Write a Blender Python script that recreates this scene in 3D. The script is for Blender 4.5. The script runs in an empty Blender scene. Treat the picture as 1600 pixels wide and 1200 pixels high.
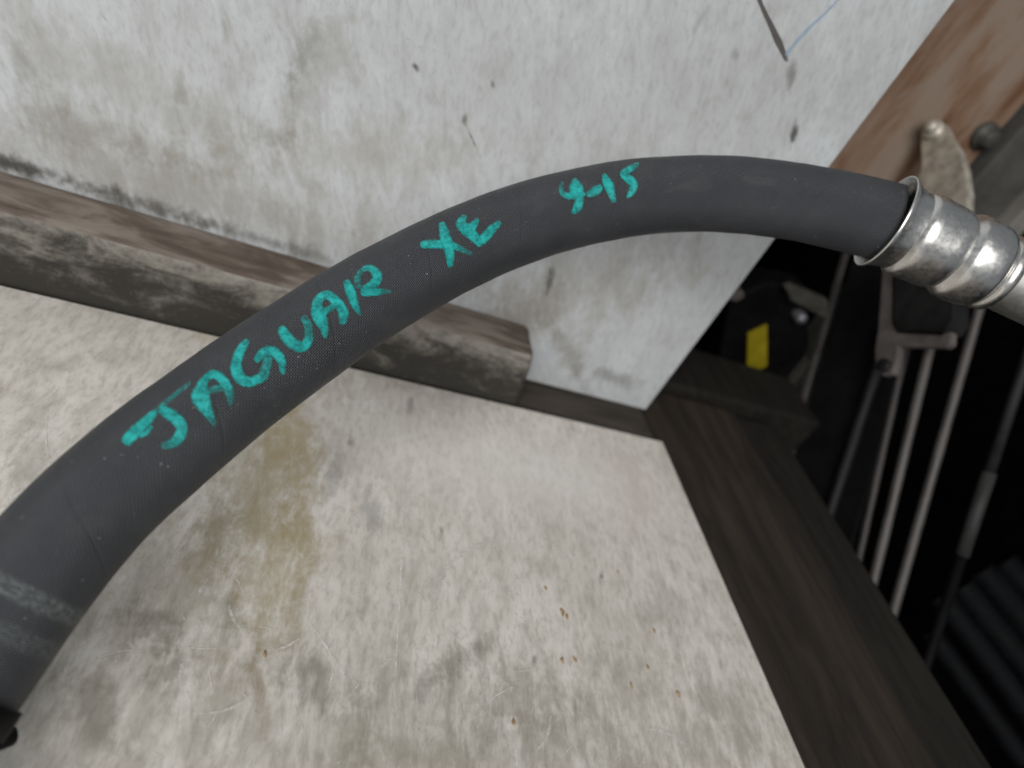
import bpy, bmesh, math, random
from mathutils import Vector, Matrix, noise
from mathutils.bvhtree import BVHTree

random.seed(7)
scene = bpy.context.scene
COL = scene.collection

# ------------------------------------------------------------------ camera
# camera solved from the three edge directions of the bench corner (photo pixels 1600 x 1200)
F = 1088.563
RW = Matrix(((0.890706, -0.16361889, 0.42411283),
             (0.22287803, -0.65595668, -0.7211423),
             (0.39619214, 0.7368512, -0.5477975)))        # world axes in the camera frame (x right, y down, z ahead)
CAM = Vector((-0.32233497, -0.38247489, 0.27467512))
RT = RW.transposed()
cam_data = bpy.data.cameras.new('camera')
cam_data.sensor_width = 36.0
cam_data.lens = F / 1600.0 * 36.0
cam_data.clip_start = 0.01
cam_data.clip_end = 50.0
cam_data.dof.use_dof = True
cam_data.dof.focus_distance = 0.285
cam_data.dof.aperture_fstop = 6.0
cam = bpy.data.objects.new('camera', cam_data)
COL.objects.link(cam)
cam.matrix_world = Matrix.Translation(CAM) @ (RT @ Matrix(((1, 0, 0), (0, -1, 0), (0, 0, -1)))).to_4x4()
scene.camera = cam

# ------------------------------------------------------------------ light
world = bpy.data.worlds.new('World')
scene.world = world
world.use_nodes = True
world.node_tree.nodes['Background'].inputs[0].default_value = (0.86, 0.93, 1.0, 1)
world.node_tree.nodes['Background'].inputs[1].default_value = 0.18


def area(name, loc, target, sx, sy, power, color):
    d = bpy.data.lights.new(name, 'AREA')
    d.shape = 'RECTANGLE'
    d.size, d.size_y, d.energy, d.color = sx, sy, power, color
    o = bpy.data.objects.new(name, d)
    COL.objects.link(o)
    o.location = loc
    o.rotation_euler = (Vector(target) - Vector(loc)).to_track_quat('-Z', 'Y').to_euler()
    return o


area('daylight_opening', (-1.0, -1.75, 1.35), (-0.15, -0.1, 0.08), 1.7, 1.3, 44.5, (1.0, 0.985, 0.96))
scene.view_settings.view_transform = 'Standard'
scene.view_settings.look = 'None'
scene.view_settings.exposure = 0.0
scene.view_settings.gamma = 1.0
scene.cycles.use_denoising = True
scene.cycles.use_adaptive_sampling = True
scene.cycles.adaptive_threshold = 0.02
scene.cycles.max_bounces = 6
scene.cycles.diffuse_bounces = 3
scene.cycles.glossy_bounces = 3
scene.cycles.transparent_max_bounces = 6


# ------------------------------------------------------------------ pixels to places
def ray(u, v):
    return RT @ Vector(((u - 800) / F, (v - 600) / F, 1.0))


def onz(u, v, z=0.0):
    r = ray(u, v)
    return CAM + r * ((z - CAM.z) / r.z)


def ony(u, v, y=0.0):
    r = ray(u, v)
    return CAM + r * ((y - CAM.y) / r.y)


def onx(u, v, x=0.0):
    r = ray(u, v)
    return CAM + r * ((x - CAM.x) / r.x)


def ond(u, v, d):
    return CAM + ray(u, v) * d


# ------------------------------------------------------------------ object helpers
def tag(o, label=None, cat=None, group=None, kind=None):
    if label: o['label'] = label
    if cat: o['category'] = cat
    if group: o['group'] = group
    if kind: o['kind'] = kind
    return o


def empty(name, loc):
    o = bpy.data.objects.new(name, None)
    o.empty_display_size = 0.02
    COL.objects.link(o)
    o.location = loc
    return o


def link(name, me, mats, parent=None, smooth=True, base=None):
    """one mesh object; vertices come in world metres, the origin goes to the thing's base"""
    if not isinstance(mats, (list, tuple)):
        mats = [mats]
    for m in mats:
        me.materials.append(m)
    if smooth:
        for p in me.polygons:
            p.use_smooth = True
    o = bpy.data.objects.new(name, me)
    COL.objects.link(o)
    if parent is not None:
        me.transform(Matrix.Translation(-parent.matrix_world.translation if parent.parent is None and parent.type == 'EMPTY' else -wloc(parent)))
        o.parent = parent
    elif base is not None:
        b = Vector(base)
        me.transform(Matrix.Translation(-b))
        o.location = b
    return o


def wloc(o):
    v = Vector((0, 0, 0))
    while o is not None:
        v += o.location
        o = o.parent
    return v


def mesh_of(bm, name):
    me = bpy.data.meshes.new(name)
    bm.normal_update()
    bm.to_mesh(me)
    bm.free()
    return me


def obj(name, bm, mats, parent=None, smooth=False, base=None):
    me = mesh_of(bm, name)
    o = bpy.data.objects.new(name, me)
    for m in (mats if isinstance(mats, (list, tuple)) else [mats]):
        me.materials.append(m)
    if smooth:
        for p in me.polygons:
            p.use_smooth = True
    COL.objects.link(o)
    off = wloc(parent) if parent is not None else Vector(base if base is not None else (0, 0, 0))
    me.transform(Matrix.Translation(-off))
    if parent is not None:
        o.parent = parent
    else:
        o.location = off
    return o


def prism(corners_lo, corners_hi, bevel=0.0, seg=2, cuts=0, rough=0.0):
    """solid between two matching rings of corners (world points)"""
    bm = bmesh.new()
    a = [bm.verts.new(c) for c in corners_lo]
    b = [bm.verts.new(c) for c in corners_hi]
    n = len(a)
    bm.faces.new(a[::-1])
    bm.faces.new(b)
    for i in range(n):
        bm.faces.new((a[i], a[(i + 1) % n], b[(i + 1) % n], b[i]))
    bmesh.ops.recalc_face_normals(bm, faces=bm.faces)
    if bevel:
        bmesh.ops.bevel(bm, geom=list(bm.edges), offset=bevel, segments=seg, profile=0.6, affect='EDGES', clamp_overlap=True)
    if cuts:
        bmesh.ops.subdivide_edges(bm, edges=[e for e in bm.edges if e.calc_length() > 0.02], cuts=cuts, use_grid_fill=True)
    if rough:
        for v in bm.verts:
            v.co += rough * noise.noise_vector(v.co * 35.0)
    return bm


def box(x0, x1, y0, y1, z0, z1, bevel=0.0015, **k):
    lo = [Vector(p) for p in ((x0, y0, z0), (x1, y0, z0), (x1, y1, z0), (x0, y1, z0))]
    hi = [p + Vector((0, 0, z1 - z0)) for p in lo]
    return prism(lo, hi, bevel, **k)


def frames(pts):
    """tangent and parallel-transported normal along a polyline"""
    n = len(pts)
    T = []
    for i in range(n):
        T.append((pts[min(i + 1, n - 1)] - pts[max(i - 1, 0)]).normalized())
    up = Vector((0, 0, 1)) if abs(T[0].z) < 0.9 else Vector((1, 0, 0))
    N = [(up - T[0] * up.dot(T[0])).normalized()]
    for i in range(1, n):
        v = N[-1] - T[i] * N[-1].dot(T[i])
        N.append(v.normalized())
    return T, N


def tube(pts, radius, sides=16, caps=True, uv=False, rfun=None):
    T, N = frames(pts)
    bm = bmesh.new()
    uvl = bm.loops.layers.uv.new('UVMap') if uv else None
    rings, arc = [], [0.0]
    for i, p in enumerate(pts):
        if i: arc.append(arc[-1] + (p - pts[i - 1]).length)
        B = T[i].cross(N[i])
        r = radius[i] if isinstance(radius, (list, tuple)) else radius
        ring = []
        for k in range(sides):
            a = 2 * math.pi * k / sides
            rr = r + (rfun(arc[i], a) if rfun else 0.0)
            ring.append(bm.verts.new(p + (N[i] * math.cos(a) + B * math.sin(a)) * rr))
        rings.append(ring)
    for i in range(len(rings) - 1):
        for k in range(sides):
            f = bm.faces.new((rings[i][k], rings[i][(k + 1) % sides], rings[i + 1][(k + 1) % sides], rings[i + 1][k]))
            f.smooth = True
            if uv:
                r0 = radius[i] if isinstance(radius, (list, tuple)) else radius
                vs = [(arc[i], k), (arc[i], k + 1), (arc[i + 1], k + 1), (arc[i + 1], k)]
                for l, (s, kk) in zip(f.loops, vs):
                    l[uvl].uv = (s, 2 * math.pi * 0.0185 * kk / sides)
    if caps:
        bm.faces.new(rings[0][::-1])
        bm.faces.new(rings[-1])
    bmesh.ops.recalc_face_normals(bm, faces=bm.faces)
    return bm


def lathe(origin, axis, profile, sides=72, wob=0.0):
    """surface of revolution: profile = (t along the axis, radius)"""
    axis = axis.normalized()
    up = Vector((0, 0, 1))
    n = (up - axis * up.dot(axis)).normalized()
    b = axis.cross(n)
    bm = bmesh.new()
    rings = []
    for t, r in profile:
        ring = []
        for k in range(sides):
            a = 2 * math.pi * k / sides
            rr = r
            if wob:
                rr += wob * noise.noise(Vector((math.cos(a) * 1.6, math.sin(a) * 1.6, t * 90.0)))
            ring.append(bm.verts.new(origin + axis * t + (n * math.cos(a) + b * math.sin(a)) * rr))
        rings.append(ring)
    for i in range(len(rings) - 1):
        for k in range(sides):
            f = bm.faces.new((rings[i][k], rings[i][(k + 1) % sides], rings[i + 1][(k + 1) % sides], rings[i + 1][k]))
            f.smooth = True
    bmesh.ops.recalc_face_normals(bm, faces=bm.faces)
    return bm


def smooth_path(ctrl, n):
    """Catmull-Rom through control points, resampled evenly"""
    c = [ctrl[0] * 2 - ctrl[1]] + list(ctrl) + [ctrl[-1] * 2 - ctrl[-2]]
    out = []
    for i in range(1, len(c) - 2):
        for s in range(24):
            t = s / 24
            p0, p1, p2, p3 = c[i - 1], c[i], c[i + 1], c[i + 2]
            out.append(0.5 * ((2 * p1) + (p2 - p0) * t + (2 * p0 - 5 * p1 + 4 * p2 - p3) * t * t + (3 * p1 - p0 - 3 * p2 + p3) * t ** 3))
    out.append(c[-2])
    for _ in range(900):
        q = list(out)
        for i in range(1, len(out) - 1):
            q[i] = out[i] * 0.5 + (out[i - 1] + out[i + 1]) * 0.25
        out = q
    arc = [0.0]
    for i in range(1, len(out)):
        arc.append(arc[-1] + (out[i] - out[i - 1]).length)
    res, j = [], 0
    for k in range(n):
        s = arc[-1] * k / (n - 1)
        while j < len(out) - 2 and arc[j + 1] < s:
            j += 1
        t = (s - arc[j]) / max(arc[j + 1] - arc[j], 1e-9)
        res.append(out[j].lerp(out[j + 1], min(max(t, 0), 1)))
    return res


# ------------------------------------------------------------------ material helpers
class Mat:
    def __init__(self, name):
        self.m = bpy.data.materials.new(name)
        self.m.use_nodes = True
        self.nt = self.m.node_tree
        self.bsdf = self.nt.nodes['Principled BSDF']
        self.out = self.nt.nodes['Material Output']
        self.pos = self.node('ShaderNodeNewGeometry').outputs['Position']

    def node(self, t, **k):
        n = self.nt.nodes.new(t)
        for a, b in k.items():
            setattr(n, a, b)
        return n

    def put(self, sock, val):
        if isinstance(val, bpy.types.NodeSocket):
            self.nt.links.new(val, sock)
        elif isinstance(val, (tuple, list)) and len(val) == 3 and sock.type == 'RGBA':
            sock.default_value = (*val, 1)
        else:
            sock.default_value = val

    def math(self, op, a, b=0.0, clamp=False):
        n = self.node('ShaderNodeMath', operation=op, use_clamp=clamp)
        self.put(n.inputs[0], a)
        self.put(n.inputs[1], b)
        return n.outputs[0]

    def vmath(self, op, a, b=(0, 0, 0)):
        n = self.node('ShaderNodeVectorMath', operation=op)
        self.put(n.inputs[0], a)
        self.put(n.inputs[1], b)
        return n.outputs['Value'] if op in ('DOT_PRODUCT', 'LENGTH', 'DISTANCE') else n.outputs['Vector']

    def combine(self, x, y, z=0.0):
        n = self.node('ShaderNodeCombineXYZ')
        for i, v in enumerate((x, y, z)):
            self.put(n.inputs[i], v)
        return n.outputs[0]

    def noise(self, vec, scale, detail=4.0, rough=0.6, dist=0.0):
        n = self.node('ShaderNodeTexNoise')
        self.put(n.inputs['Vector'], vec)
        n.inputs['Scale'].default_value = scale
        n.inputs['Detail'].default_value = detail
        n.inputs['Roughness'].default_value = rough
        n.inputs['Distortion'].default_value = dist
        return n.outputs['Fac']

    def ramp(self, v, lo, hi, a=0.0, b=1.0, smooth=True):
        n = self.node('ShaderNodeMapRange', interpolation_type='SMOOTHSTEP' if smooth else 'LINEAR')
        n.clamp = True
        self.put(n.inputs['Value'], v)
        n.inputs['From Min'].default_value = lo
        n.inputs['From Max'].default_value = hi
        n.inputs['To Min'].default_value = a
        n.inputs['To Max'].default_value = b
        return n.outputs['Result']

    def mix(self, f, a, b):
        n = self.node('ShaderNodeMix', data_type='RGBA')
        self.put(n.inputs[0], f)
        self.put(n.inputs[6], a)
        self.put(n.inputs[7], b)
        return n.outputs[2]

    def bump(self, h, strength, dist):
        n = self.node('ShaderNodeBump')
        n.inputs['Strength'].default_value = strength
        n.inputs['Distance'].default_value = dist
        self.put(n.inputs['Height'], h)
        self.nt.links.new(n.outputs[0], self.bsdf.inputs['Normal'])

    def axes(self, ax, ay, az):
        """coordinates along three world directions, scaled (for stretched grain)"""
        return self.combine(self.vmath('DOT_PRODUCT', self.pos, ax), self.vmath('DOT_PRODUCT', self.pos, ay), self.vmath('DOT_PRODUCT', self.pos, az))

    def set(self, **k):
        for a, v in k.items():
            self.put(self.bsdf.inputs[a.replace('_', ' ')], v)
        return self.m


def plain(name, color, rough=0.6, metallic=0.0, var=0.3, scale=60.0, bump=0.0, spec=0.3):
    M = Mat(name)
    n = M.noise(M.pos, scale, 5, 0.65)
    dark = tuple(c * (1 - var) for c in color)
    lite = tuple(min(c * (1 + var), 1) for c in color)
    M.set(Base_Color=M.mix(M.ramp(n, 0.3, 0.7), dark, lite), Metallic=metallic,
          Roughness=M.ramp(n, 0.3, 0.7, max(rough - 0.1, 0.05), min(rough + 0.1, 1)))
    M.bsdf.inputs['Specular IOR Level'].default_value = spec
    if bump:
        M.bump(n, bump, 0.0008)
    return M.m


def add_marks(M, col, proj, marks, grime=None):
    """stains and painted shading: (u, v, half length px, half width px, turn deg, colour, strength)"""
    nz = M.noise(M.pos, 130, 2, 0.7)
    nz = M.math('MULTIPLY', M.math('SUBTRACT', nz, 0.5), 1.2)
    if grime is not None:
        nz = M.math('ADD', nz, M.math('MULTIPLY', M.math('SUBTRACT', grime, 0.5), -2.2))
    for (u, v, ra, rb, ang, c, s) in marks:
        a = math.radians(ang)
        P = proj(u, v)
        A = proj(u + ra * math.cos(a), v + ra * math.sin(a)) - P
        B = proj(u - rb * math.sin(a), v + rb * math.cos(a)) - P
        nrm = A.cross(B)
        A2 = B.cross(nrm); A2 = A2 / A2.dot(A)
        B2 = A.cross(nrm); B2 = B2 / B2.dot(B)
        d = M.vmath('SUBTRACT', M.pos, tuple(P))
        r = M.vmath('LENGTH', M.combine(M.vmath('DOT_PRODUCT', d, tuple(A2)), M.vmath('DOT_PRODUCT', d, tuple(B2))))
        k = M.ramp(M.math('ADD', r, nz), 0.0, 1.15, s, 0.0)
        col = M.mix(k, col, c)
    return col


def dirty_board(name, base, dirt, grain_dir, across, marks, proj, amount=1.0, coarse=1.0):
    """worn white paint: clouds of grime, streaks along one direction, specks"""
    M = Mat(name)
    g, a = Vector(grain_dir).normalized(), Vector(across).normalized()
    st = M.axes(tuple(g * 0.42), tuple(a), tuple(g.cross(a)))
    cloud = M.noise(M.pos, 13 * coarse, 4, 0.62, 0.4)
    mid = M.noise(st, 95 * coarse, 4, 0.70, 0.3)
    fine = M.noise(st, 300, 3, 0.7, 0.2)
    spk = M.noise(st, 210 * coarse, 3, 0.55, 0.8)
    c = M.mix(M.ramp(cloud, 0.35, 0.75, 0.0, 0.5 * amount), base, dirt)
    c = M.mix(M.ramp(mid, 0.36, 0.74, 0.0, 0.62 * amount), c, tuple(x * 0.75 for x in dirt))
    c = M.mix(M.ramp(fine, 0.42, 0.72, 0.0, 0.5 * amount), c, tuple(x * 0.6 for x in dirt))
    c = M.mix(M.ramp(mid, 0.24, 0.42, 0.30, 0.0), c, tuple(min(x * 1.25, 0.85) for x in base))
    c = M.mix(M.ramp(spk, 0.68, 0.84, 0.0, 0.4 * amount), c, tuple(x * 0.35 for x in dirt))
    c = add_marks(M, c, proj, marks, mid)
    M.set(Base_Color=c, Roughness=M.ramp(mid, 0.3, 0.7, 0.5, 0.7))
    M.bsdf.inputs['Specular IOR Level'].default_value = 0.3
    M.bump(mid, 0.25, 0.0006)
    return M.m


def wood(name, base, dark, along, across, scale=1.0, rough=0.75, white=None):
    M = Mat(name)
    g, a = Vector(along).normalized(), Vector(across).normalized()
    v = M.axes(tuple(g * 0.09), tuple(a), tuple(g.cross(a)))
    v2 = M.axes(tuple(g * 0.3), tuple(a), tuple(g.cross(a)))
    n1 = M.noise(v, 150 * scale, 6, 0.7, 0.5)
    n2 = M.noise(v2, 45 * scale, 5, 0.65, 0.6)
    n3 = M.noise(v, 700, 3, 0.6)
    c = M.mix(M.ramp(n1, 0.32, 0.7), dark, base)
    c = M.mix(M.ramp(n2, 0.5, 0.72, 0, 0.75), c, tuple(x * 0.55 for x in dark))
    if white:
        c = M.mix(M.ramp(n2, 0.40, 0.56, 0.85, 0.0), c, white)
    c = M.mix(M.ramp(n3, 0.6, 0.8, 0, 0.4), c, tuple(x * 0.5 for x in dark))
    M.set(Base_Color=c, Roughness=rough)
    M.bsdf.inputs['Specular IOR Level'].default_value = 0.25
    M.bump(n1, 0.4, 0.0008)
    return M.m


# ------------------------------------------------------------------ materials
G_WALL = (ony(700, 60) - ony(700, 260)).normalized()      # streak direction, upright in the camera view
G_SHEET = (onz(760, 800) - onz(760, 1000)).normalized()
GRIME = (0.10, 0.09, 0.075)
OLIVE = (0.34, 0.27, 0.13)
wall_marks = [
    (250, 290, 420, 75, 16, (0.33, 0.305, 0.265), 0.55), (560, 240, 260, 60, 0, (0.36, 0.33, 0.285), 0.42), (180, 120, 300, 60, 25, (0.36, 0.345, 0.31), 0.42), (500, 90, 130, 70, 100, (0.33, 0.315, 0.29), 0.42), (900, 460, 220, 70, -15, (0.36, 0.33, 0.285), 0.45),  # the last mark darkens the board along the hose's lower edge
    (650, 105, 11, 6, 60, (0.05, 0.05, 0.045), 0.9), (770, 132, 7, 4, 80, GRIME, 0.6), (726, 187, 9, 5, 90, GRIME, 0.7),
    (1237, 118, 22, 9, 100, GRIME, 0.55), (1240, 214, 26, 7, 102, (0.07, 0.065, 0.055), 0.9), (1150, 88, 13, 8, 90, GRIME, 0.4),
    (480, 75, 60, 28, 110, (0.22, 0.21, 0.19), 0.45), (455, 115, 40, 14, 90, (0.2, 0.19, 0.17), 0.45), (430, 215, 60, 22, 20, (0.26, 0.24, 0.2), 0.45),
    (350, 40, 30, 10, 80, (0.24, 0.22, 0.19), 0.45), (280, 140, 34, 12, 95, (0.24, 0.22, 0.18), 0.4), (30, 105, 60, 18, 80, (0.25, 0.24, 0.22), 0.4),
    (1098, 25, 40, 6, 120, GRIME, 0.25), (800, 500, 130, 40, -20, (0.30, 0.26, 0.22), 0.5), (890, 560, 70, 22, 60, (0.25, 0.23, 0.19), 0.5),
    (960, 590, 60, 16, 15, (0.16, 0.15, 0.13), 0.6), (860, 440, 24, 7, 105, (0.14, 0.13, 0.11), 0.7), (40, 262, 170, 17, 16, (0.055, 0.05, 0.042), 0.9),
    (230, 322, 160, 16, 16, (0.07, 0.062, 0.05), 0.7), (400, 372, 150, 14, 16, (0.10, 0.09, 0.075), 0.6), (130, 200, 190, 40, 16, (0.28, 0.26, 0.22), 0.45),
    (850, 560, 26, 26, 0, (0.55, 0.58, 0.62), 0.6), (870, 330, 130, 26, -12, (0.62, 0.6, 0.55), 0.5),
]
MAT_wall = dirty_board('worn_white_backboard', (0.615, 0.64, 0.66), (0.375, 0.36, 0.33), G_WALL, G_WALL.cross(Vector((0, 1, 0))), wall_marks, ony, 0.52, 0.55)
sheet_marks = [
    (700, 1190, 620, 230, 0, (0.30, 0.27, 0.215), 0.42), (260, 930, 200, 130, 30, (0.30, 0.27, 0.215), 0.4), (850, 740, 240, 70, 12, (0.82, 0.78, 0.75), 0.6),  # grime, plus light falloff painted in: darker front, whiter rear
    (410, 770, 190, 95, 105, OLIVE, 0.62), (455, 700, 110, 46, 90, (0.46, 0.36, 0.19), 0.65), (430, 900, 120, 50, 90, (0.40, 0.33, 0.2), 0.5), (350, 830, 70, 30, 80, (0.25, 0.22, 0.15), 0.55),
    (470, 830, 60, 30, 70, (0.38, 0.30, 0.16), 0.5), (520, 745, 45, 14, 100, (0.22, 0.23, 0.25), 0.5), (240, 975, 60, 34, 40, (0.13, 0.11, 0.09), 0.7),
    (270, 1040, 50, 18, -35, (0.2, 0.19, 0.17), 0.6), (150, 1110, 90, 40, 60, (0.2, 0.17, 0.13), 0.6), (350, 960, 60, 22, 70, (0.2, 0.2, 0.17), 0.5),
    (500, 1070, 70, 45, 20, (0.2, 0.19, 0.16), 0.65), (410, 1090, 70, 10, 85, (0.24, 0.15, 0.08), 0.6), (545, 1150, 80, 40, 100, (0.24, 0.22, 0.17), 0.55),
    (720, 1030, 65, 20, -30, (0.12, 0.11, 0.09), 0.6), (660, 1070, 40, 12, 100, (0.16, 0.16, 0.15), 0.65), (800, 1090, 110, 50, 10, (0.26, 0.24, 0.19), 0.55),
    (860, 1150, 120, 50, 0, (0.24, 0.22, 0.18), 0.5), (640, 1180, 100, 45, 0, (0.24, 0.22, 0.17), 0.55), (1040, 950, 70, 40, 20, (0.33, 0.31, 0.27), 0.4),
    (940, 900, 9, 5, 100, (0.08, 0.08, 0.08), 0.8), (835, 1030, 9, 5, 100, (0.08, 0.08, 0.08), 0.8), (690, 830, 8, 4, 90, (0.1, 0.1, 0.09), 0.7),
    (990, 770, 60, 34, 70, (0.58, 0.46, 0.43), 0.4), (640, 635, 14, 5, 95, (0.1, 0.1, 0.1), 0.6), (547, 690, 9, 6, 90, (0.2, 0.14, 0.1), 0.6),
    (580, 800, 50, 20, 95, (0.3, 0.3, 0.3), 0.5), (60, 700, 110, 34, 100, (0.34, 0.32, 0.28), 0.45), (190, 560, 90, 26, 15, (0.4, 0.37, 0.31), 0.4),
    (330, 530, 26, 14, 20, (0.5, 0.42, 0.24), 0.6), (1130, 1100, 90, 40, 60, (0.36, 0.34, 0.3), 0.4),
]
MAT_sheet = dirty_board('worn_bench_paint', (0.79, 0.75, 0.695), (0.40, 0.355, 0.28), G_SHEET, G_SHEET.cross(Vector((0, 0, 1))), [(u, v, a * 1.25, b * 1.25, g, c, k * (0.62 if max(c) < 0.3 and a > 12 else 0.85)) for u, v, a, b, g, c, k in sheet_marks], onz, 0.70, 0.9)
MAT_bench = wood('dark_bench_timber', (0.052, 0.039, 0.030), (0.021, 0.0175, 0.0145), (0, 1, 0), (1, 0, 0), 0.55)
MAT_bench_x = wood('dark_bench_timber_cross', (0.075, 0.062, 0.05), (0.034, 0.028, 0.022), (1, 0, 0), (0, 1, 0), 0.9)
MAT_black_wood = wood('blackened_timber', (0.026, 0.023, 0.0185), (0.012, 0.011, 0.0095), (0, 1, 0), (1, 0, 0), 0.8)
MAT_batten_top = wood('bare_batten_top', (0.19, 0.152, 0.125), (0.115, 0.088, 0.07), (1, 0, 0), (0, 1, 0), 1.0, 0.8, (0.27, 0.235, 0.20))
MAT_brown = wood('orange_brown_timber', (0.29, 0.19, 0.13), (0.19, 0.095, 0.05), (0, 0, 1), (1, 0, 0), 0.55, 0.7, (0.30, 0.235, 0.185))


def batten_front():
    M = Mat('grimy_batten_front')
    v = M.axes((0.35, 0, 0), (0, 1, 0), (0, 0, 1))
    n = M.noise(v, 70, 6, 0.72, 0.6)
    n2 = M.noise(M.pos, 260, 4, 0.7)
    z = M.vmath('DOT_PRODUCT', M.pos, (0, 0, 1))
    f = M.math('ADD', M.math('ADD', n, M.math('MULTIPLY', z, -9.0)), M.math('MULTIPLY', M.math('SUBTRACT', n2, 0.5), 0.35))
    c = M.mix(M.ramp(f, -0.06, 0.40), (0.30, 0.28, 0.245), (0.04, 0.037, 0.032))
    c = M.mix(M.ramp(n2, 0.55, 0.75, 0, 0.5), c, (0.10, 0.09, 0.075))
    M.set(Base_Color=c, Roughness=0.7)
    M.bsdf.inputs['Specular IOR Level'].default_value = 0.25
    M.bump(n, 0.4, 0.0008)
    return M.m


MAT_batten_front = batten_front()


def rubber():
    M = Mat('woven_black_rubber')
    uv = M.node('ShaderNodeUVMap', uv_map='UVMap').outputs[0]
    sep = M.node('ShaderNodeSeparateXYZ')
    M.put(sep.inputs[0], uv)
    s, t = sep.outputs[0], sep.outputs[1]
    wob = M.math('MULTIPLY', M.math('SUBTRACT', M.noise(M.pos, 160, 2), 0.5), 0.9)
    k = 2 * math.pi / 0.00115

    def thread(ca, cb):
        ph = M.math('ADD', M.math('MULTIPLY', M.math('ADD', M.math('MULTIPLY', s, ca), M.math('MULTIPLY', t, cb)), k), wob)
        return M.math('SINE', ph)
    w1, w2 = thread(0.82, 0.57), thread(0.57, -0.82)
    weave = M.math('MULTIPLY', w1, w2)
    h = M.math('ADD', M.math('MULTIPLY', weave, 0.75), M.math('MULTIPLY', w1, 0.18))
    n = M.noise(M.pos, 45, 5, 0.6)
    fine = M.noise(M.pos, 1500, 2, 0.5)
    c = M.mix(M.ramp(n, 0.3, 0.7), (0.0165, 0.0195, 0.024), (0.030, 0.0325, 0.038))
    c = M.mix(M.ramp(h, -0.8, 0.8, 0.0, 0.65), c, (0.066, 0.070, 0.080))
    smear = M.noise(M.combine(M.math('MULTIPLY', s, 0.5), t), 70, 5, 0.7, 0.8)
    c = M.mix(M.ramp(smear, 0.52, 0.78, 0.0, 0.45), c, (0.085, 0.086, 0.086))
    ph = M.math('FRACT', M.math('ADD', M.math('MULTIPLY', s, 1 / 0.052), M.math('MULTIPLY', t, 1 / (2 * math.pi * 0.0185))))
    seam = M.ramp(M.math('ABSOLUTE', M.math('SUBTRACT', ph, 0.5)), 0.0, 0.022, 1.0, 0.0)
    c = M.mix(M.math('MULTIPLY', seam, 0.14), c, (0.014, 0.014, 0.015))
    h = M.math('SUBTRACT', h, M.math('MULTIPLY', seam, 0.6))
    sparkle = M.noise(M.pos, 900, 2, 0.5)  # pale specks: sparkle of the weave painted into the colour
    c = M.mix(M.ramp(sparkle, 0.745, 0.775, 0.0, 0.9), c, (0.5, 0.5, 0.52))
    # two scuffed pale bands near the lower end of the hose
    sc = M.noise(M.combine(M.math('MULTIPLY', s, 3.0), t), 420, 4, 0.75)
    for s0, wd, st in BANDS:
        d = M.math('ABSOLUTE', M.math('SUBTRACT', s, s0))
        band = M.math('MULTIPLY', M.ramp(d, wd * 0.45, wd, 1.0, 0.0), M.ramp(sc, 0.38, 0.68))
        c = M.mix(M.math('MULTIPLY', band, st), c, (0.26, 0.29, 0.27))
    M.set(Base_Color=c, Roughness=M.ramp(smear, 0.3, 0.7, 0.40, 0.60))
    M.bsdf.inputs['Specular IOR Level'].default_value = 0.5
    M.bump(M.math('ADD', h, M.math('MULTIPLY', fine, 0.8)), 0.75, 0.00030)
    return M.m


def steel(name, color, rough, bump=0.15):
    M = Mat(name)
    n = M.noise(M.pos, 60, 4, 0.55)
    n2 = M.noise(M.pos, 420, 4, 0.7)
    c = M.mix(M.ramp(n, 0.35, 0.7), tuple(x * 0.85 for x in color), color)
    c = M.mix(M.ramp(n2, 0.62, 0.8, 0, 0.25), c, tuple(x * 0.6 for x in color))
    M.set(Base_Color=c, Metallic=1.0, Roughness=M.ramp(n2, 0.3, 0.75, rough - 0.04, rough + 0.10))
    M.bump(M.math('ADD', n, M.math('MULTIPLY', n2, 0.15)), bump, 0.0006)
    return M.m


MAT_steel = steel('plated_steel', (0.86, 0.845, 0.82), 0.30, 0.035)
MAT_pipe = steel('dull_aluminium', (0.58, 0.57, 0.54), 0.45, 0.06)
MAT_bracket = plain('weathered_zinc', (0.50, 0.46, 0.39), 0.4, 0.35, 0.3, 90, 0.2)
MAT_rod = plain('grey_rod_metal', (0.105, 0.097, 0.092), 0.5, 0.3, 0.25, 40)
MAT_rod_dim = plain('dull_rod_metal', (0.022, 0.022, 0.024), 0.55, 0.2, 0.25, 40)
MAT_rod_green = plain('oxidised_rod_metal', (0.04, 0.043, 0.04), 0.6, 0.1, 0.25, 40)
MAT_black = plain('black_plastic', (0.004, 0.004, 0.0043), 0.6, 0, 0.3, 50, 0, 0.15)
MAT_void = plain('shade_black', (0.003, 0.003, 0.003), 0.95, 0, 0.3, 20, 0, 0.0)  # near-black colour stands in for the deep shade of the recess
MAT_rib = plain('dusty_black_rubber', (0.0045, 0.005, 0.006), 0.7, 0, 0.3, 50, 0, 0.12)
MAT_post = plain('dark_grey_steel', (0.085, 0.082, 0.075), 0.6, 0, 0.2, 30)
MAT_post_pale = plain('pale_grey_steel', (0.24, 0.225, 0.205), 0.55, 0, 0.2, 30)
MAT_yellow = plain('yellow_plastic', (0.30, 0.235, 0.010), 0.5, 0, 0.15, 60)
MAT_grey = plain('grey_alloy', (0.075, 0.072, 0.062), 0.5, 0.2, 0.25, 50)


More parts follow.
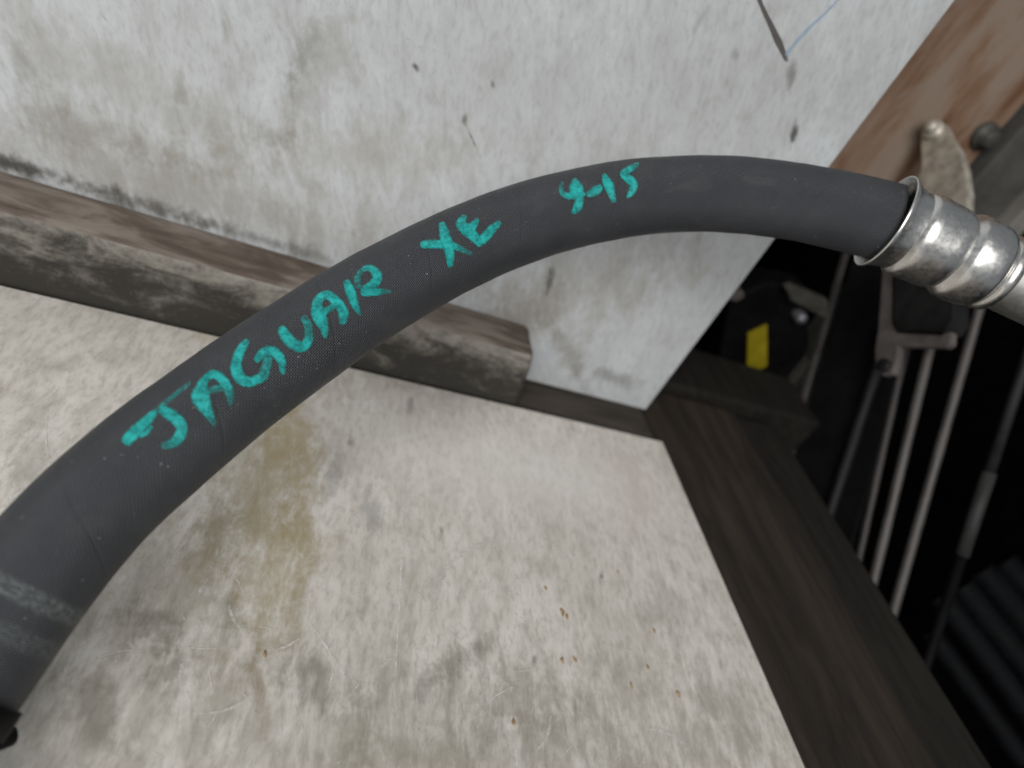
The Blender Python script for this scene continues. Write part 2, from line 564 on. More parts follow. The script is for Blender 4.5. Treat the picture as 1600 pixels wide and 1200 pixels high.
def paint_mat():
    M = Mat('turquoise_marker_paint')
    cov = M.node('ShaderNodeAttribute', attribute_name='cover').outputs['Fac']
    n = M.noise(M.pos, 1100, 3, 0.6)
    n2 = M.noise(M.pos, 320, 4, 0.7)
    f = M.math('ADD', cov, M.math('ADD', M.math('MULTIPLY', M.math('SUBTRACT', n, 0.5), 0.9), M.math('MULTIPLY', M.math('SUBTRACT', n2, 0.5), 0.8)))
    al = M.ramp(f, 0.12, 1.0, 0.0, 0.97, False)
    c = M.mix(M.ramp(n2, 0.3, 0.7), (0.006, 0.25, 0.235), (0.022, 0.49, 0.46))
    c = M.mix(M.ramp(n, 0.6, 0.8, 0, 0.5), c, (0.12, 0.66, 0.60))
    M.set(Base_Color=c, Roughness=0.42, Alpha=al)
    M.bump(n, 0.5, 0.0003)
    return M.m


def decal_mat(name, color, alpha, scale=300.0):
    M = Mat(name)
    cov = M.node('ShaderNodeAttribute', attribute_name='cover').outputs['Fac']
    n = M.noise(M.pos, scale, 3, 0.6)
    M.set(Base_Color=color, Roughness=0.65, Alpha=M.math('MULTIPLY', M.ramp(M.math('ADD', cov, M.math('MULTIPLY', M.math('SUBTRACT', n, 0.5), 1.1)), 0.25, 0.9), alpha))
    return M.m


# ------------------------------------------------------------------ flat marks lying on a surface
def ribbon_bm(bm, lay, pts, widths, covers, place, across=7, sub=5):
    """a brush stroke in photo pixels; place(u, v) gives the point on the surface (or None)"""
    n = len(pts)
    P = []
    for i in range(n - 1):
        p0, p1, p2, p3 = pts[max(i - 1, 0)], pts[i], pts[i + 1], pts[min(i + 2, n - 1)]
        for k in range(sub):
            t = k / sub
            q = [0.5 * (2 * p1[j] + (p2[j] - p0[j]) * t + (2 * p0[j] - 5 * p1[j] + 4 * p2[j] - p3[j]) * t * t + (3 * p1[j] - p0[j] - 3 * p2[j] + p3[j]) * t ** 3) for j in (0, 1)]
            P.append((q[0], q[1], widths[i] * (1 - t) + widths[i + 1] * t, covers[i] * (1 - t) + covers[i + 1] * t))
    P.append((*pts[-1], widths[-1], covers[-1]))
    # rounded ends: half a width beyond each end
    def ext(a, b):
        d = math.hypot(a[0] - b[0], a[1] - b[1]) or 1
        return ((a[0] - b[0]) / d, (a[1] - b[1]) / d)
    e0, e1 = ext(P[0], P[1]), ext(P[-1], P[-2])
    head = [(P[0][0] + e0[0] * P[0][2] * h, P[0][1] + e0[1] * P[0][2] * h, P[0][2] * w, P[0][3] * c) for h, w, c in ((0.5, 0.35, 0.0), (0.38, 0.68, 0.7), (0.2, 0.92, 0.95))]
    tail = [(P[-1][0] + e1[0] * P[-1][2] * h, P[-1][1] + e1[1] * P[-1][2] * h, P[-1][2] * w, P[-1][3] * c) for h, w, c in ((0.2, 0.92, 0.95), (0.38, 0.68, 0.7), (0.5, 0.35, 0.0))]
    P = head + P + tail
    rows = []
    for i, (u, v, w, c) in enumerate(P):
        a, b = P[max(i - 1, 0)], P[min(i + 1, len(P) - 1)]
        d = math.hypot(b[0] - a[0], b[1] - a[1]) or 1
        nx, ny = -(b[1] - a[1]) / d, (b[0] - a[0]) / d
        row = []
        for k in range(across):
            s = (k / (across - 1) - 0.5)
            q = place(u + nx * w * s * 1.16, v + ny * w * s * 1.16)
            if q is None:
                row.append(None)
                continue
            vt = bm.verts.new(q)
            vt[lay] = c * (0.0 if k in (0, across - 1) else (0.72 if k in (1, across - 2) and across > 7 else 1.0))
            row.append(vt)
        rows.append(row)
    for i in range(len(rows) - 1):
        for k in range(across - 1):
            q = (rows[i][k], rows[i][k + 1], rows[i + 1][k + 1], rows[i + 1][k])
            if None not in q:
                try:
                    f = bm.faces.new(q)
                    f.smooth = True
                except ValueError:
                    pass


def new_decal():
    bm = bmesh.new()
    return bm, bm.verts.layers.float.new('cover')


# ================================================================== THE SETTING
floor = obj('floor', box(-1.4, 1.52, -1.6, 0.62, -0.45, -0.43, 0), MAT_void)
tag(floor, 'floor below the bench, coloured black as if in deep shade', 'floor', kind='structure')
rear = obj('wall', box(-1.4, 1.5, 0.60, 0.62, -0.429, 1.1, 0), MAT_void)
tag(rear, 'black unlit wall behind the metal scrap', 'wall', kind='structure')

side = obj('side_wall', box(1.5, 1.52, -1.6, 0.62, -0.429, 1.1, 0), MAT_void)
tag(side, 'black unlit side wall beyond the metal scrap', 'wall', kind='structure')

# ------------------------------------------------------------------ bench
bench = empty('workbench', (0.0, -0.3, -0.04))
tag(bench, 'workbench frame of dark brown timber planks around the white board', 'workbench')
zt = -0.0035
obj('plank', box(0.0015, 0.112, -0.80, 0.034, -0.040, zt, 0.003, cuts=5, rough=0.0006), MAT_bench, bench)
obj('plank', box(-1.0, -0.0015, -0.085, 0.034, -0.040, zt, 0.003, cuts=5, rough=0.0006), MAT_bench_x, bench)
obj('plank', box(-1.0, -0.0015, -0.80, -0.088, -0.040, zt - 0.0005, 0.003), MAT_bench_x, bench)
tag(obj('edge_plank', box(0.1125, 0.164, -0.80, 0.030, -0.046, zt - 0.0012, 0.004, cuts=5, rough=0.0006), MAT_black_wood, bench), 'blackened outer plank of the bench')
cross = obj('cross_timber', box(-0.2, 0.225, 0.043, 0.115, -0.045, 0.002, 0.004, cuts=4, rough=0.0008), MAT_black_wood, base=(0.05, 0.08, -0.045))
tag(cross, 'blackened cross timber behind the bench, across a narrow gap from its planks', 'timber')

# white sheet lying on the bench
sheet_lo = [(-0.98, -0.0375, -0.0032), (-0.98, -0.78, -0.0032), (-0.008, -0.78, -0.0032), (0.0012, -0.0375, -0.0032)]
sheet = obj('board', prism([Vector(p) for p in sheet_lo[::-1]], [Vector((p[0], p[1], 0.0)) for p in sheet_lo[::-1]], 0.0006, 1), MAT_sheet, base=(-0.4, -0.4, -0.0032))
tag(sheet, 'scratched dirty white board lying flat on the bench under the hose', 'board')

# scratches and flecks on the sheet
bm, lay = new_decal()
lift = {'z': 0.0002}


def on_sheet(u, v):
    p = onz(u, v, lift['z'])
    return p if p.x < -0.004 and p.y < -0.04 else None


scr = [
    ([(634, 735), (628, 860), (622, 980), (610, 1190)], 4.0, 0.75), ([(646, 700), (640, 800), (632, 900)], 3.0, 0.5), ([(668, 990), (682, 920), (712, 872), (760, 848), (800, 842)], 11.0, 0.55),
    ([(905, 790), (900, 850), (880, 930)], 3.0, 0.6), ([(960, 965), (970, 990), (978, 1012)], 5.0, 0.7), ([(1072, 930), (1070, 980), (1058, 1040)], 4.0, 0.6),
    ([(480, 965), (510, 1010), (550, 1070)], 4.5, 0.7), ([(525, 1010), (518, 1060), (505, 1110)], 4.0, 0.6), ([(648, 1050), (660, 1150), (690, 1230)], 5.0, 0.5),
    ([(815, 1065), (770, 1090), (740, 1115)], 3.0, 0.7), ([(805, 1120), (806, 1180), (815, 1240)], 6.0, 0.7), ([(772, 1130), (778, 1200)], 5.0, 0.7),
    ([(270, 1010), (320, 1013), (380, 1012)], 3.0, 0.6), ([(540, 930), (565, 928), (590, 935)], 3.0, 0.5), ([(350, 880), (370, 905), (392, 945)], 5.0, 0.55),
    ([(200, 1000), (205, 1080), (200, 1190)], 4.0, 0.35), ([(742, 1100), (755, 1060), (765, 1030)], 4.0, 0.6), ([(455, 1085), (470, 1130), (490, 1180)], 4.0, 0.5),
    ([(715, 910), (790, 920), (870, 925)], 2.0, 0.35), ([(520, 1120), (560, 1070), (590, 1040)], 3.0, 0.5), ([(75, 640), (72, 690), (82, 735)], 5.0, 0.6), ([(20, 720), (60, 716), (100, 722)], 6.0, 0.35),
]
for pts, w, c in scr:
    lift['z'] += 0.000004
    ribbon_bm(bm, lay, pts, [w * 0.6] + [w] * (len(pts) - 2) + [w * 0.5], [c * 0.7] + [c] * (len(pts) - 2) + [c * 0.4], on_sheet, 5, 6)
for i in range(70):
    u, v = random.uniform(120, 1150), random.uniform(860, 1220)
    R0_, a0, sw = random.uniform(25, 110), random.uniform(0, 6.28), random.choice((-1, 1)) * random.uniform(0.5, 1.5)
    q = [(u + R0_ * math.cos(a0 + sw * k / 4), v + R0_ * 0.8 * math.sin(a0 + sw * k / 4)) for k in range(5)]
    lift['z'] += 0.000001
    w = random.uniform(3, 9)
    c = random.uniform(0.3, 0.62)
    ribbon_bm(bm, lay, q, [w * 0.4, w, w, w * 0.8, w * 0.3], [c * 0.5, c, c, c * 0.8, c * 0.4], on_sheet, 5, 4)
for i in range(150):
    u, v = random.uniform(60, 1230), random.uniform(620, 1240)
    if v < 760 and random.random() < 0.6: continue
    L = random.uniform(14, 70) * (0.6 if random.random() < 0.5 else 1)
    a = math.radians(random.gauss(97, 26))
    bend = random.uniform(-0.12, 0.12) * L
    q = [(u - L * math.cos(a) / 2, v - L * math.sin(a) / 2), (u + bend * math.sin(a), v - bend * math.cos(a)), (u + L * math.cos(a) / 2, v + L * math.sin(a) / 2)]
    lift['z'] += 0.000001
    w = random.uniform(1.5, 4.5)
    c = random.uniform(0.25, 0.6)
    ribbon_bm(bm, lay, q, [w * 0.5, w, w * 0.4], [c * 0.6, c, c * 0.5], on_sheet, 5, 4)
tag(obj('scratches', bm, decal_mat('pale_scratch', (0.80, 0.78, 0.74), 0.9), sheet, smooth=True), 'pale scratches in the painted surface', kind='stuff')

bm = bmesh.new()
for (u, v, r) in ((879, 955, 7), (886, 962, 5), (853, 918, 4), (1023, 985, 5), (879, 1031, 5), (899, 1030, 5), (1061, 1085, 6), (1013, 1042, 4), (987, 1070, 4), (414, 1022, 4), (966, 893, 3), (803, 1128, 5)):
    P = onz(u, v, 0.0004)
    R_ = r * 0.00032
    ring = []
    for k in range(9):
        a = 2 * math.pi * k / 9
        rr = R_ * random.uniform(0.55, 1.1)
        ring.append(bm.verts.new(P + Vector((math.cos(a) * rr * 0.7, math.sin(a) * rr * 1.4, -0.0003))))
    top = bm.verts.new(P + Vector((0, 0, 0.0007)))
    for k in range(9):
        bm.faces.new((ring[k], ring[(k + 1) % 9], top))
tag(obj('rust_flecks', bm, plain('rust_orange', (0.36, 0.25, 0.14), 0.8, 0, 0.4, 300), sheet, smooth=True), 'small orange-brown flecks stuck to the white board', kind='stuff')

# ------------------------------------------------------------------ backboard
wall = obj('backboard', box(-1.0, 0.0015, 0.0, 0.012, zt + 0.0004, 0.62, 0.0012, seg=1), MAT_wall, base=(-0.45, 0.006, zt))
tag(wall, 'upright dirty white backboard standing along the rear of the bench', 'board')
bm, lay = new_decal()
ribbon_bm(bm, lay, [(1176, -30), (1190, 8), (1204, 38), (1216, 64), (1229, 94)], [7, 7, 9, 12, 7], [0.9, 0.9, 1, 1, 0.7], lambda u, v: ony(u, v, -0.0003), 7, 6)
obj('crack', bm, decal_mat('grimy_crack', (0.08, 0.07, 0.062), 0.7, 350), wall, smooth=True)
bm, lay = new_decal()
ribbon_bm(bm, lay, [(1229, 84), (1262, 46), (1290, 20), (1325, -18)], [6, 6, 5, 5], [0.9, 0.8, 0.7, 0.6], lambda u, v: ony(u, v, -0.0004), 5, 6)
obj('pencil_line', bm, decal_mat('pale_blue_pencil', (0.36, 0.52, 0.70), 0.6, 500), wall, smooth=True)
bm, lay = new_decal()
for q, w, c in (([(728, 195), (740, 222), (757, 258)], 3, 0.6), ([(600, 40), (640, 62), (690, 100)], 3, 0.3), ([(150, 10), (180, 50), (190, 70)], 4, 0.35), ([(760, 265), (745, 240), (733, 205)], 2, 0.3), ([(860, 420), (856, 450), (850, 470)], 5, 0.5), ([(1090, 350), (1094, 470), (1090, 495)], 4, 0.3)):
    lift['z'] += 0.00001
    ribbon_bm(bm, lay, q, [w, w, w * 0.5], [c, c, c * 0.5], lambda u, v: ony(u, v, -0.0003 - lift['z'] * 0.2), 5, 5)
tag(obj('scuffs', bm, decal_mat('grey_scuff', (0.16, 0.15, 0.13), 0.7), wall, smooth=True), 'thin grey scuff lines', kind='stuff')

# ------------------------------------------------------------------ batten lying along the foot of the backboard
y0, y1, zb = -0.0368, -0.0012, zt + 0.0003
e_fb, e_ft, e_bt = onz(806, 634, zt).x, ony(836, 552, y0).x, ony(826, 508, y1).x
zf = ony(400, 438, y0).z
zbk = ony(330, 360, y1).z
lo = [Vector((-0.98, y0, zb)), Vector((e_fb, y0, zb)), Vector((e_bt + 0.02, y1, zb)), Vector((-0.98, y1, zb))]
hi = [Vector((-0.98, y0, zf)), Vector((e_ft, y0, zf)), Vector((e_bt, y1, zbk)), Vector((-0.98, y1, zbk))]
bm = prism(lo, hi, 0.0055, 4, cuts=8, rough=0.0014)
bm.normal_update()
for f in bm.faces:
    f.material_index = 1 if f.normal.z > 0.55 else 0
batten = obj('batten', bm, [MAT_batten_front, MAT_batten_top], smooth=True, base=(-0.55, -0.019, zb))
tag(batten, 'grimy square wooden batten with bare brown top along the foot of backboard', 'batten')

# ================================================================== THE HOSE
OD = 0.037
HP = [(-85, 1090, 209), (-35, 1011, 201), (75, 873, 188), (120, 808, 183), (225, 718, 172), (373, 600, 157), (530, 492, 143), (627, 432, 134),
      (724, 384, 127), (819, 343, 122.5), (911, 320, 119), (1005, 305, 116.5), (1067, 300, 115.5), (1182, 302, 115.5), (1286, 320, 116.5), (1388, 348, 118)]
ctrl = [ond(u, v, OD * F / w) for u, v, w in HP]
first = ctrl[0]
dirn = (ctrl[0] - ctrl[1]).normalized()
ext = [first + Vector((-0.012, -0.028, -0.014)), first + Vector((-0.018, -0.065, 0)), first + Vector((-0.012, -0.115, 0)), first + Vector((0.01, -0.17, 0))]
for e in ext[1:]:
    e.z = OD / 2 + 0.0002
ctrl = ext[::-1] + ctrl
path = smooth_path(ctrl, 300)
end_t = (path[-1] - path[-4]).normalized()
arc = [0.0]
for i in range(1, len(path)):
    arc.append(arc[-1] + (path[i] - path[i - 1]).length)


def arc_at(u, v):
    best = None
    for i, p in enumerate(path):
        q = RW @ (p - CAM)
        d = math.hypot(800 + F * q.x / q.z - u, 600 + F * q.y / q.z - v)
        if best is None or d < best[0]:
            best = (d, arc[i])
    return best[1]


BANDS = [(arc_at(38, 935), 0.0036, 0.55), (arc_at(5, 985), 0.0038, 0.32)]
MAT_rubber = rubber()


def uneven(s, a):
    v = Vector((math.cos(a) * 0.9, math.sin(a) * 0.9, s * 32.0))
    return 0.00035 * noise.noise(v) + 0.00016 * noise.noise(Vector((math.cos(a) * 2, math.sin(a) * 2, s * 110.0)))


radii = [OD / 2 * (1 + 0.02 * max(0, (i - 280) / 20)) for i in range(300)]
hose = empty('hose', (path[0].x, path[0].y, 0.0))
tag(hose, 'thick black woven rubber hose with turquoise hand lettering and crimped metal end', 'hose')
bm = tube(path, radii, 72, True, True, uneven)
bvh = BVHTree.FromBMesh(bm)
obj('hose_body', bm, MAT_rubber, hose, smooth=False)

# lettering brushed on the hose: strokes (u, v, width px, cover), each letter its own mesh
LET = [
    ('J', [[(199, 688, 18, 1), (212, 674, 20, 1), (226, 661, 18, .95), (240, 647, 12, .75)], [(240, 647, 8, .6), (256, 632, 8, .5), (275, 616, 8, .38), (298, 598, 6, .25)],
           [(222, 680, 9, .8), (229, 676, 8, .8), (235, 668, 8, .8)], [(254, 642, 15, .95), (266, 648, 19, 1), (279, 659, 19, 1), (284, 672, 18, 1), (277, 687, 17, .9), (266, 694, 15, .75), (256, 697, 11, .45)]]),
    ('A', [[(335, 664, 7, .4), (328, 650, 14, .7), (319, 634, 23, .95), (313, 620, 29, 1), (315, 607, 20, .8), (320, 595, 14, .75), (329, 586, 12, .85)],
           [(322, 591, 11, .8), (333, 585, 14, 1), (345, 591, 15, .95), (354, 604, 16, .75), (360, 619, 14, .6), (358, 632, 7, .45)], [(325, 611, 10, .5), (339, 607, 12, .5), (352, 603, 12, .55)]]),
    ('G', [[(385, 535, 10, .7), (379, 543, 14, .95), (371, 559, 16, .95), (369, 575, 18, 1), (374, 589, 19, 1), (386, 597, 17, .95), (399, 594, 15, .85), (411, 587, 16, .65), (416, 573, 16, .6), (418, 560, 14, .65)],
           [(401, 562, 11, .9), (409, 553, 14, .8), (421, 548, 16, .85), (432, 553, 16, .85), (440, 566, 14, .85), (441, 582, 8, .6)]]),
    ('U', [[(441, 516, 14, .9), (447, 527, 18, 1), (456, 536, 18, 1), (467, 542, 17, 1), (477, 539, 16, .85), (482, 528, 14, .65), (482, 513, 14, .55), (476, 498, 12, .5)]]),
    ('A', [[(508, 526, 7, .5), (506, 514, 14, .8), (501, 500, 21, 1), (496, 487, 21, 1), (496, 474, 16, .9), (502, 464, 13, .9)], [(500, 464, 11, .9), (511, 461, 14, 1), (523, 469, 15, 1), (532, 480, 16, 1), (537, 492, 16, .95), (535, 502, 12, .75)],
           [(506, 488, 11, .8), (515, 483, 11, .7), (525, 477, 10, .75)]]),
    ('R', [[(542, 443, 12, .9), (546, 453, 16, 1), (551, 468, 15, 1), (556, 480, 11, .8), (562, 491, 6, .4)],
           [(559, 447, 11, .5), (559, 434, 11, .5), (566, 423, 8, .5), (577, 419, 10, .8), (587, 427, 15, 1), (589, 436, 16, 1), (582, 446, 15, 1), (571, 452, 14, 1)],
           [(569, 456, 15, 1), (582, 456, 14, 1), (596, 456, 11, .7), (609, 455, 5, .35)]]),
    ('X', [[(662, 383, 13, .9), (678, 382, 14, .9), (698, 383, 14, 1), (712, 386, 11, .75), (724, 391, 9, .45), (736, 397, 6, .3)], [(691, 352, 11, .85), (694, 365, 16, 1), (698, 380, 18, 1), (702, 396, 15, .95), (703, 414, 10, .75)]]),
    ('E', [[(725, 340, 9, .8), (720, 350, 16, .95), (727, 359, 19, 1), (738, 368, 17, .95), (748, 379, 12, 1)], [(731, 362, 17, .95), (739, 353, 13, .9), (745, 345, 8, .6)], [(748, 380, 12, 1), (758, 370, 15, 1), (769, 358, 14, .9), (779, 349, 9, .55)]]),
    ('nine', [[(898, 283, 9, .7), (899, 291, 21, 1), (900, 302, 24, 1)], [(879, 286, 5, .3), (876, 298, 8, .5), (884, 306, 10, .65), (897, 307, 10, .8), (911, 304, 7, .8)], [(905, 311, 14, .65), (902, 323, 15, .95), (896, 331, 9, .85)]]),
    ('dash', [[(921, 303, 12, .7), (929, 299, 15, .7), (936, 294, 12, .65)]]),
    ('one', [[(944, 276, 9, .8), (949, 287, 16, 1), (954, 300, 14, .9), (958, 314, 9, .5)]]),
    ('five', [[(996, 258, 7, .55), (986, 264, 11, .85), (974, 272, 12, .9), (981, 280, 14, 1), (989, 288, 14, 1), (987, 299, 12, .95), (980, 308, 5, .6)]]),
]
MAT_paint = paint_mat()
lift_h = [0.00010]


def on_hose(u, v):
    r = ray(u, v).normalized()
    hit, nrm, _, _ = bvh.ray_cast(CAM, r)
    if hit is None or (hit - CAM).length > 0.6:
        return None
    if nrm.dot(r) > 0: nrm = -nrm
    return hit + nrm * lift_h[0]


# the bvh keeps its own copy of the triangles, so it may be used after the mesh is linked
for ch, strokes in LET:
    bm, lay = new_decal()
    for st in strokes:
        lift_h[0] += 0.000012
        ribbon_bm(bm, lay, [(a, b) for a, b, _, _ in st], [w for _, _, w, _ in st], [c for _, _, _, c in st], on_hose, 9, 6)
    o = obj('painted_letter' if ch.isupper() else ('painted_digit' if ch != 'dash' else 'painted_dash'), bm, MAT_paint, hose, smooth=True)
    tag(o, 'turquoise brushed ' + ('letter ' + ch if ch.isupper() else ('short dash' if ch == 'dash' else 'figure ' + ch)))
# a faint rusty smudge beside the last letter of the second word
bm, lay = new_decal()
lift_h[0] += 0.00001
ribbon_bm(bm, lay, [(750, 337), (756, 341), (760, 346)], [10, 14, 9], [.4, .45, .3], on_hose, 7, 5)
obj('smudge', bm, decal_mat('ochre_smudge', (0.16, 0.11, 0.05), 0.5, 600), hose, smooth=True)

# crimped metal end: the axis leaves the hose a little lower than the hose runs
def cvdir(p, gu, gv, dz):
    q = RW @ (p - CAM)
    a = Vector((gu + q.x / q.z * dz, gv + q.y / q.z * dz, dz))
    return (RT @ a).normalized()


F0 = path[-1]
ax = cvdir(F0, 0.905, 0.425, -0.02)
flange = [(0.004, 0.0186), (0.0015, 0.0190), (-0.0015, 0.0200), (-0.0042, 0.0216), (-0.0056, 0.0227), (-0.0062, 0.0231), (-0.0058, 0.0235), (-0.0048, 0.0234), (-0.0030, 0.0222), (-0.0008, 0.0209), (0.0022, 0.0200), (0.006, 0.0196)]
obj('flange', lathe(F0, ax, [(t + 0.004, r) for t, r in flange], 96, 0.0003), MAT_steel, hose)
sleeve = [(0.006, 0.0188), (0.0085, 0.0188), (0.0098, 0.0199), (0.0112, 0.0211), (0.0130, 0.0215), (0.016, 0.0214), (0.020, 0.0209), (0.026, 0.0206), (0.0300, 0.0202), (0.0318, 0.0194), (0.0332, 0.0187)]
sl = obj('crimp_sleeve', lathe(F0, ax, sleeve, 96, 0.0004), MAT_steel, hose)
bulge = [(0.0330, 0.0186), (0.0342, 0.0192), (0.0356, 0.0206), (0.0375, 0.0213), (0.040, 0.0215), (0.044, 0.0214), (0.0475, 0.0211), (0.0505, 0.0205), (0.0525, 0.0196), (0.0535, 0.0186), (0.0535, 0.0160)]
obj('crimp_bulge', lathe(F0, ax, bulge, 96, 0.0004), MAT_steel, hose)
ringp = [(0.0530, 0.0150), (0.0540, 0.0178), (0.0552, 0.0190), (0.0570, 0.0194), (0.0588, 0.0190), (0.0600, 0.0180), (0.0605, 0.0150)]
obj('retaining_ring', lathe(F0, ax, ringp, 96, 0.0001), MAT_steel, hose)
pp = [F0 + ax * (0.052 + 0.006 * k) + Vector((0.0, 0.0, 1.0)) * (0.00015 * max(0, k - 6) ** 2) for k in range(20)]
obj('pipe', tube(pp, 0.0160, 48), MAT_pipe, hose, smooth=True)
# strap of the tie band just below the picture's edge, one tail showing
bi = min(range(300), key=lambda i: abs(arc[i] - arc_at(-62, 1120)))
Tt, Nn = frames(path)
obj('tie_band', lathe(path[bi], Tt[bi], [(-0.004, 0.0185), (-0.004, 0.0199), (0.004, 0.0199), (0.004, 0.0185)], 64), MAT_black, hose)
c0, c1 = ond(-40, 1172, 0.205), ond(20, 1150, 0.212)
obj('tie_tail', tube([c0, c0.lerp(c1, 0.5) + Vector((0, 0, 0.002)), c1], [0.0036, 0.0036, 0.0028], 10), MAT_black, hose, smooth=True)

# ================================================================== SCRAP BEYOND THE BENCH
def slab(px, proj, thick, mat, name, parent=None, bevel=0.001, base=None):
    """outline in pixels laid on a real plane, given thickness along a vector"""
    lo_ = [proj(*p) for p in px]
    hi_ = [p + Vector(thick) for p in lo_]
    return obj(name, prism(lo_, hi_, bevel, 2), mat, parent, base=base if base is not None else min(lo_, key=lambda p: p.z))


# brown timber panel behind
YB = 0.16
bl = ony(1352, 300, YB)
br = ony(1512, 262, YB)
brown = obj('timber_board', box(-0.06, br.x, YB, YB + 0.02, ony(1400, 330, YB).z - 0.02, 0.66, 0.002), MAT_brown, base=(0.1, YB + 0.01, 0.2))
tag(brown, 'orange-brown stained timber board showing past the backboard edge', 'board')
post = obj('steel_post', box(br.x + 0.006, br.x + 0.066, YB - 0.012, YB + 0.03, -0.43, 0.66, 0.002), MAT_post, base=(br.x + 0.03, YB, -0.43))
tag(post, 'dark grey upright steel post beside the orange-brown timber board', 'post')
post2 = obj('steel_strip', box(br.x + 0.076, br.x + 0.098, YB - 0.02, YB + 0.01, -0.43, 0.66, 0.002), MAT_post_pale, base=(br.x + 0.09, YB, -0.43))
tag(post2, 'pale grey upright steel strip to the outer side of the dark post', 'strip')
# bolts in the timber
def bolt(u, v, y, r, mat, label):
    p = ony(u, v, y)
    o = empty('bolt', p)
    tag(o, label, 'bolt')
    obj('head', lathe(p, Vector((0, -1, 0)), [(-0.004, r * 1.5), (0.0, r * 1.5), (0.001, r * 1.45), (0.001, r), (r, r * 0.96), (r * 1.2, r * 0.7), (r * 1.25, 0.0002)], 24), mat, o)
    return o


bolt(1541, 214, YB - 0.004, 0.0085, MAT_grey, 'dull grey bolt head in the timber board beside the steel post')

# leaning linkage: bracket with bolt above the fitting, frame with black block and rods below it
XL = 0.19
PXL = lambda u, v: onx(u, v, XL)
lk = empty('linkage', onx(1400, 960, XL + 0.03))
tag(lk, 'weathered zinc bracket linkage holding a black block, behind the metal fitting', 'linkage')
TH = (0.008, 0.0, 0.0)
slab([(1438, 208), (1444, 194), (1460, 188), (1476, 194), (1484, 212), (1498, 232), (1508, 262), (1513, 300), (1512, 350), (1424, 350), (1428, 300), (1440, 262)], PXL, TH, MAT_bracket, 'bracket', lk)
bp = PXL(1460, 204) + Vector((-0.002, 0, 0))
obj('bolt', lathe(bp, Vector((-1, -0.35, 0.25)), [(-0.004, 0.0085), (0.002, 0.0085), (0.003, 0.0075), (0.003, 0.0055), (0.009, 0.0052), (0.0105, 0.0035), (0.0108, 0.0003)], 24), MAT_bracket, lk)
slab([(1372, 515), (1382, 380), (1394, 380), (1392, 505), (1398, 520), (1472, 524), (1480, 514), (1486, 520), (1484, 538), (1476, 543), (1404, 541), (1400, 566), (1394, 584), (1380, 587), (1368, 576), (1367, 545)], PXL, TH, plain('pinkish_zinc_frame', (0.165, 0.145, 0.138), 0.5, 0.2, 0.25, 60), 'frame', lk)
slab([(1398, 380), (1492, 380), (1489, 500), (1478, 518), (1404, 516), (1396, 500)], lambda u, v: onx(u, v, XL - 0.004), (0.02, 0, 0), plain('dusty_black_block', (0.013, 0.013, 0.013), 0.7, 0, 0.4, 60), 'block', lk)
pk = PXL(1384, 572) + Vector((-0.001, 0, 0))
obj('pivot', lathe(pk, Vector((-1, 0, 0)), [(0, 0.006), (0.003, 0.006), (0.004, 0.0045), (0.004, 0.0003)], 20), MAT_rod_dim, lk)


def rod(u0, v0, u1, v1, x, wpx, mat, name, label=None, group=None, more_up=0.0, more_down=0.25, parent=None, flat=False):
    a, b = onx(u0, v0, x), onx(u1, v1, x)
    d = (b - a).normalized()
    depth = (RW @ (a.lerp(b, 0.5) - CAM)).z
    r = wpx * depth / F / 2
    a2 = a - d * more_up
    k = (b.z + 0.428) / -d.z if more_down == 'floor' else more_down
    b2 = b + d * k
    n = 10
    pts = [a2.lerp(b2, i / n) for i in range(n + 1)]
    o = obj(name, tube(pts, r, 14), mat, parent, smooth=False, base=b2)
    if label:
        tag(o, label, 'rod', group)
    return o


rod(1405, 590, 1347, 850, XL + 0.035, 11, MAT_rod, 'rod', parent=lk, more_up=0.03, more_down=0.10)
rod(1452, 548, 1370, 885, XL + 0.02, 15, MAT_rod, 'rod', parent=lk, more_up=0.03, more_down=0.10)
rod(1545, 430, 1400, 940, XL + 0.05, 15, MAT_rod, 'metal_rod', 'longest bare grey metal rod leaning beside the bracket linkage', more_up=0.04, more_down='floor')
rod(1366, 590, 1305, 775, XL + 0.07, 17, MAT_rod_dim, 'metal_rod', 'dark dull metal rod leaning between black panel and bracket linkage', more_up=0.05, more_down='floor')
ra, rb = onx(1546, 738, XL + 0.09), onx(1503, 868, XL + 0.09)
rd = (rb - ra).normalized()
re_ = rb + rd * ((rb.z + 0.428) / -rd.z)
tr = empty('metal_rod', re_)
tag(tr, 'dark rod with a short greenish bare section, beyond the longest rod', 'rod')
obj('dark_section', tube([ra - rd * 0.16, ra - rd * 0.08, ra + rd * 0.001], 0.0045, 14), MAT_rod_dim, tr)
obj('bare_section', tube([ra, ra.lerp(rb, 0.5), rb], 0.0056, 14), MAT_rod_green, tr)
obj('dark_section', tube([rb - rd * 0.001, rb.lerp(re_, 0.5), re_], 0.0045, 14), MAT_black, tr)

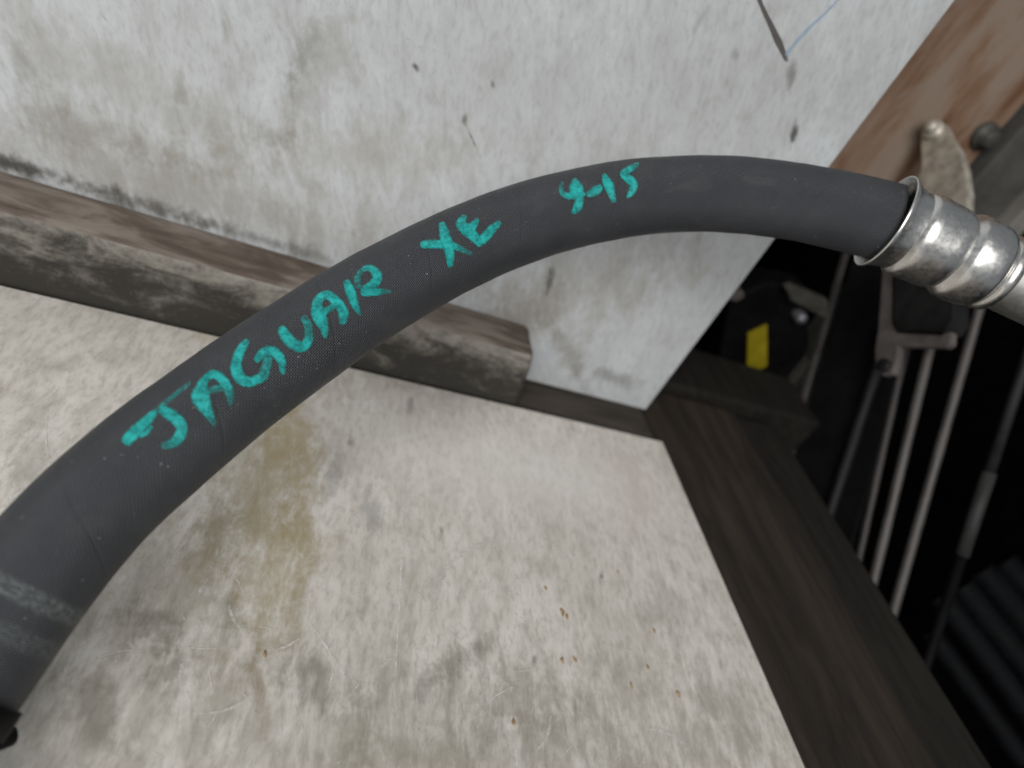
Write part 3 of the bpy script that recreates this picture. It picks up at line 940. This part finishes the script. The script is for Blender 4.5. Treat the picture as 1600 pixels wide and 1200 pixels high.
# black panel with a pale metal edge
pan = empty('black_panel', onx(1232, 695, 0.24))
tag(pan, 'leaning black panel with a thin pale metal edge beside the blackened cross timber', 'panel')
PE = lambda u, v: onx(u, v, 0.236)
a, b = PE(1324, 380), PE(1230, 700)
dn = (b - a).normalized()
a, b = a - dn * 0.06, b + dn * 0.25
obj('edge_strip', prism([a + Vector((0, -0.0035, 0)), a + Vector((0, 0.0035, 0)), a + Vector((0.004, 0.0035, 0)), a + Vector((0.004, -0.0035, 0))],
                        [b + Vector((0, -0.0035, 0)), b + Vector((0, 0.0035, 0)), b + Vector((0.004, 0.0035, 0)), b + Vector((0.004, -0.0035, 0))], 0.0006), MAT_rod, pan)
off = Vector((0.012, 0, 0))
w_ = Vector((0.03, -0.085, 0))
obj('panel_face', prism([a + off, a + off + w_, b + off + w_, b + off], [p + Vector((0.006, 0, 0)) for p in (a + off, a + off + w_, b + off + w_, b + off)], 0.001), MAT_black, pan)

# black housing with arm, stud and yellow label, seen in the gap under the hose
hs = empty('housing', ony(1170, 620, 0.14))
tag(hs, 'black plastic housing with a yellow tab in the gap under the hose', 'housing')
PH = lambda u, v: ony(u, v, 0.13)
slab([(1118, 600), (1140, 470), (1200, 440), (1262, 452), (1266, 540), (1236, 618)], PH, (0, 0.03, 0), MAT_black, 'shell', hs, 0.004)
PT = lambda u, v: ony(u, v, 0.118)
slab([(1167, 588), (1169, 522), (1199, 508), (1199, 572)], lambda u, v: ony(u, v, 0.1265), (0, 0.0025, 0), MAT_yellow, 'yellow_tab', hs, 0.0004)
slab([(1228, 452), (1240, 448), (1294, 470), (1296, 500), (1284, 496), (1236, 470)], PT, (0, 0.010, 0), MAT_grey, 'arm', hs, 0.002)
sp = PT(1254, 500)
obj('stud', lathe(sp + Vector((0, 0.012, 0)), Vector((0, -1, 0)), [(0, 0.006), (0.010, 0.006), (0.013, 0.004), (0.014, 0.0003)], 20), plain('bright_stud', (0.2, 0.2, 0.22), 0.35, 0.5), hs)
slab([(1236, 600), (1262, 566), (1268, 566), (1256, 606)], PT, (0, 0.010, 0), MAT_grey, 'lug', hs)
slab([(1138, 468), (1148, 458), (1162, 456), (1164, 464), (1152, 472)], PT, (0, 0.012, 0), plain('dusty_clip', (0.12, 0.10, 0.095), 0.6), 'clip', hs)

# ribbed black hoses lying in the corner below the bench
for i, (u0, v0, u1, v1, w) in enumerate(((1468, 930, 1640, 1160, 36), (1500, 915, 1690, 1150, 40), (1530, 890, 1720, 1110, 44), (1566, 875, 1750, 1080, 40), (1452, 985, 1600, 1190, 32))):
    zf_ = -0.10 - 0.01 * i
    a, b = onz(u0, v0, zf_), onz(u1, v1, zf_ - 0.03)
    n = 90
    r = w * (RW @ (a - CAM)).z / F / 2
    pts = [a.lerp(b, k / n) for k in range(n + 1)]
    rr = [r * (1.0 + 0.05 * math.sin(k * 1.6)) for k in range(n + 1)]
    o = obj('ribbed_hose', tube(pts, rr, 18), MAT_rib, base=(a.x, a.y, a.z))
    tag(o, ('second ribbed black hose out from the blackened bench edge', 'third ribbed black hose out from the blackened bench edge', 'fourth ribbed black hose out from the blackened bench edge', 'outermost ribbed black hose of the dark pile beyond the bench', 'ribbed black hose lying right against the blackened bench edge')[i], 'hose', 'ribbed black hoses piled beyond the bench')
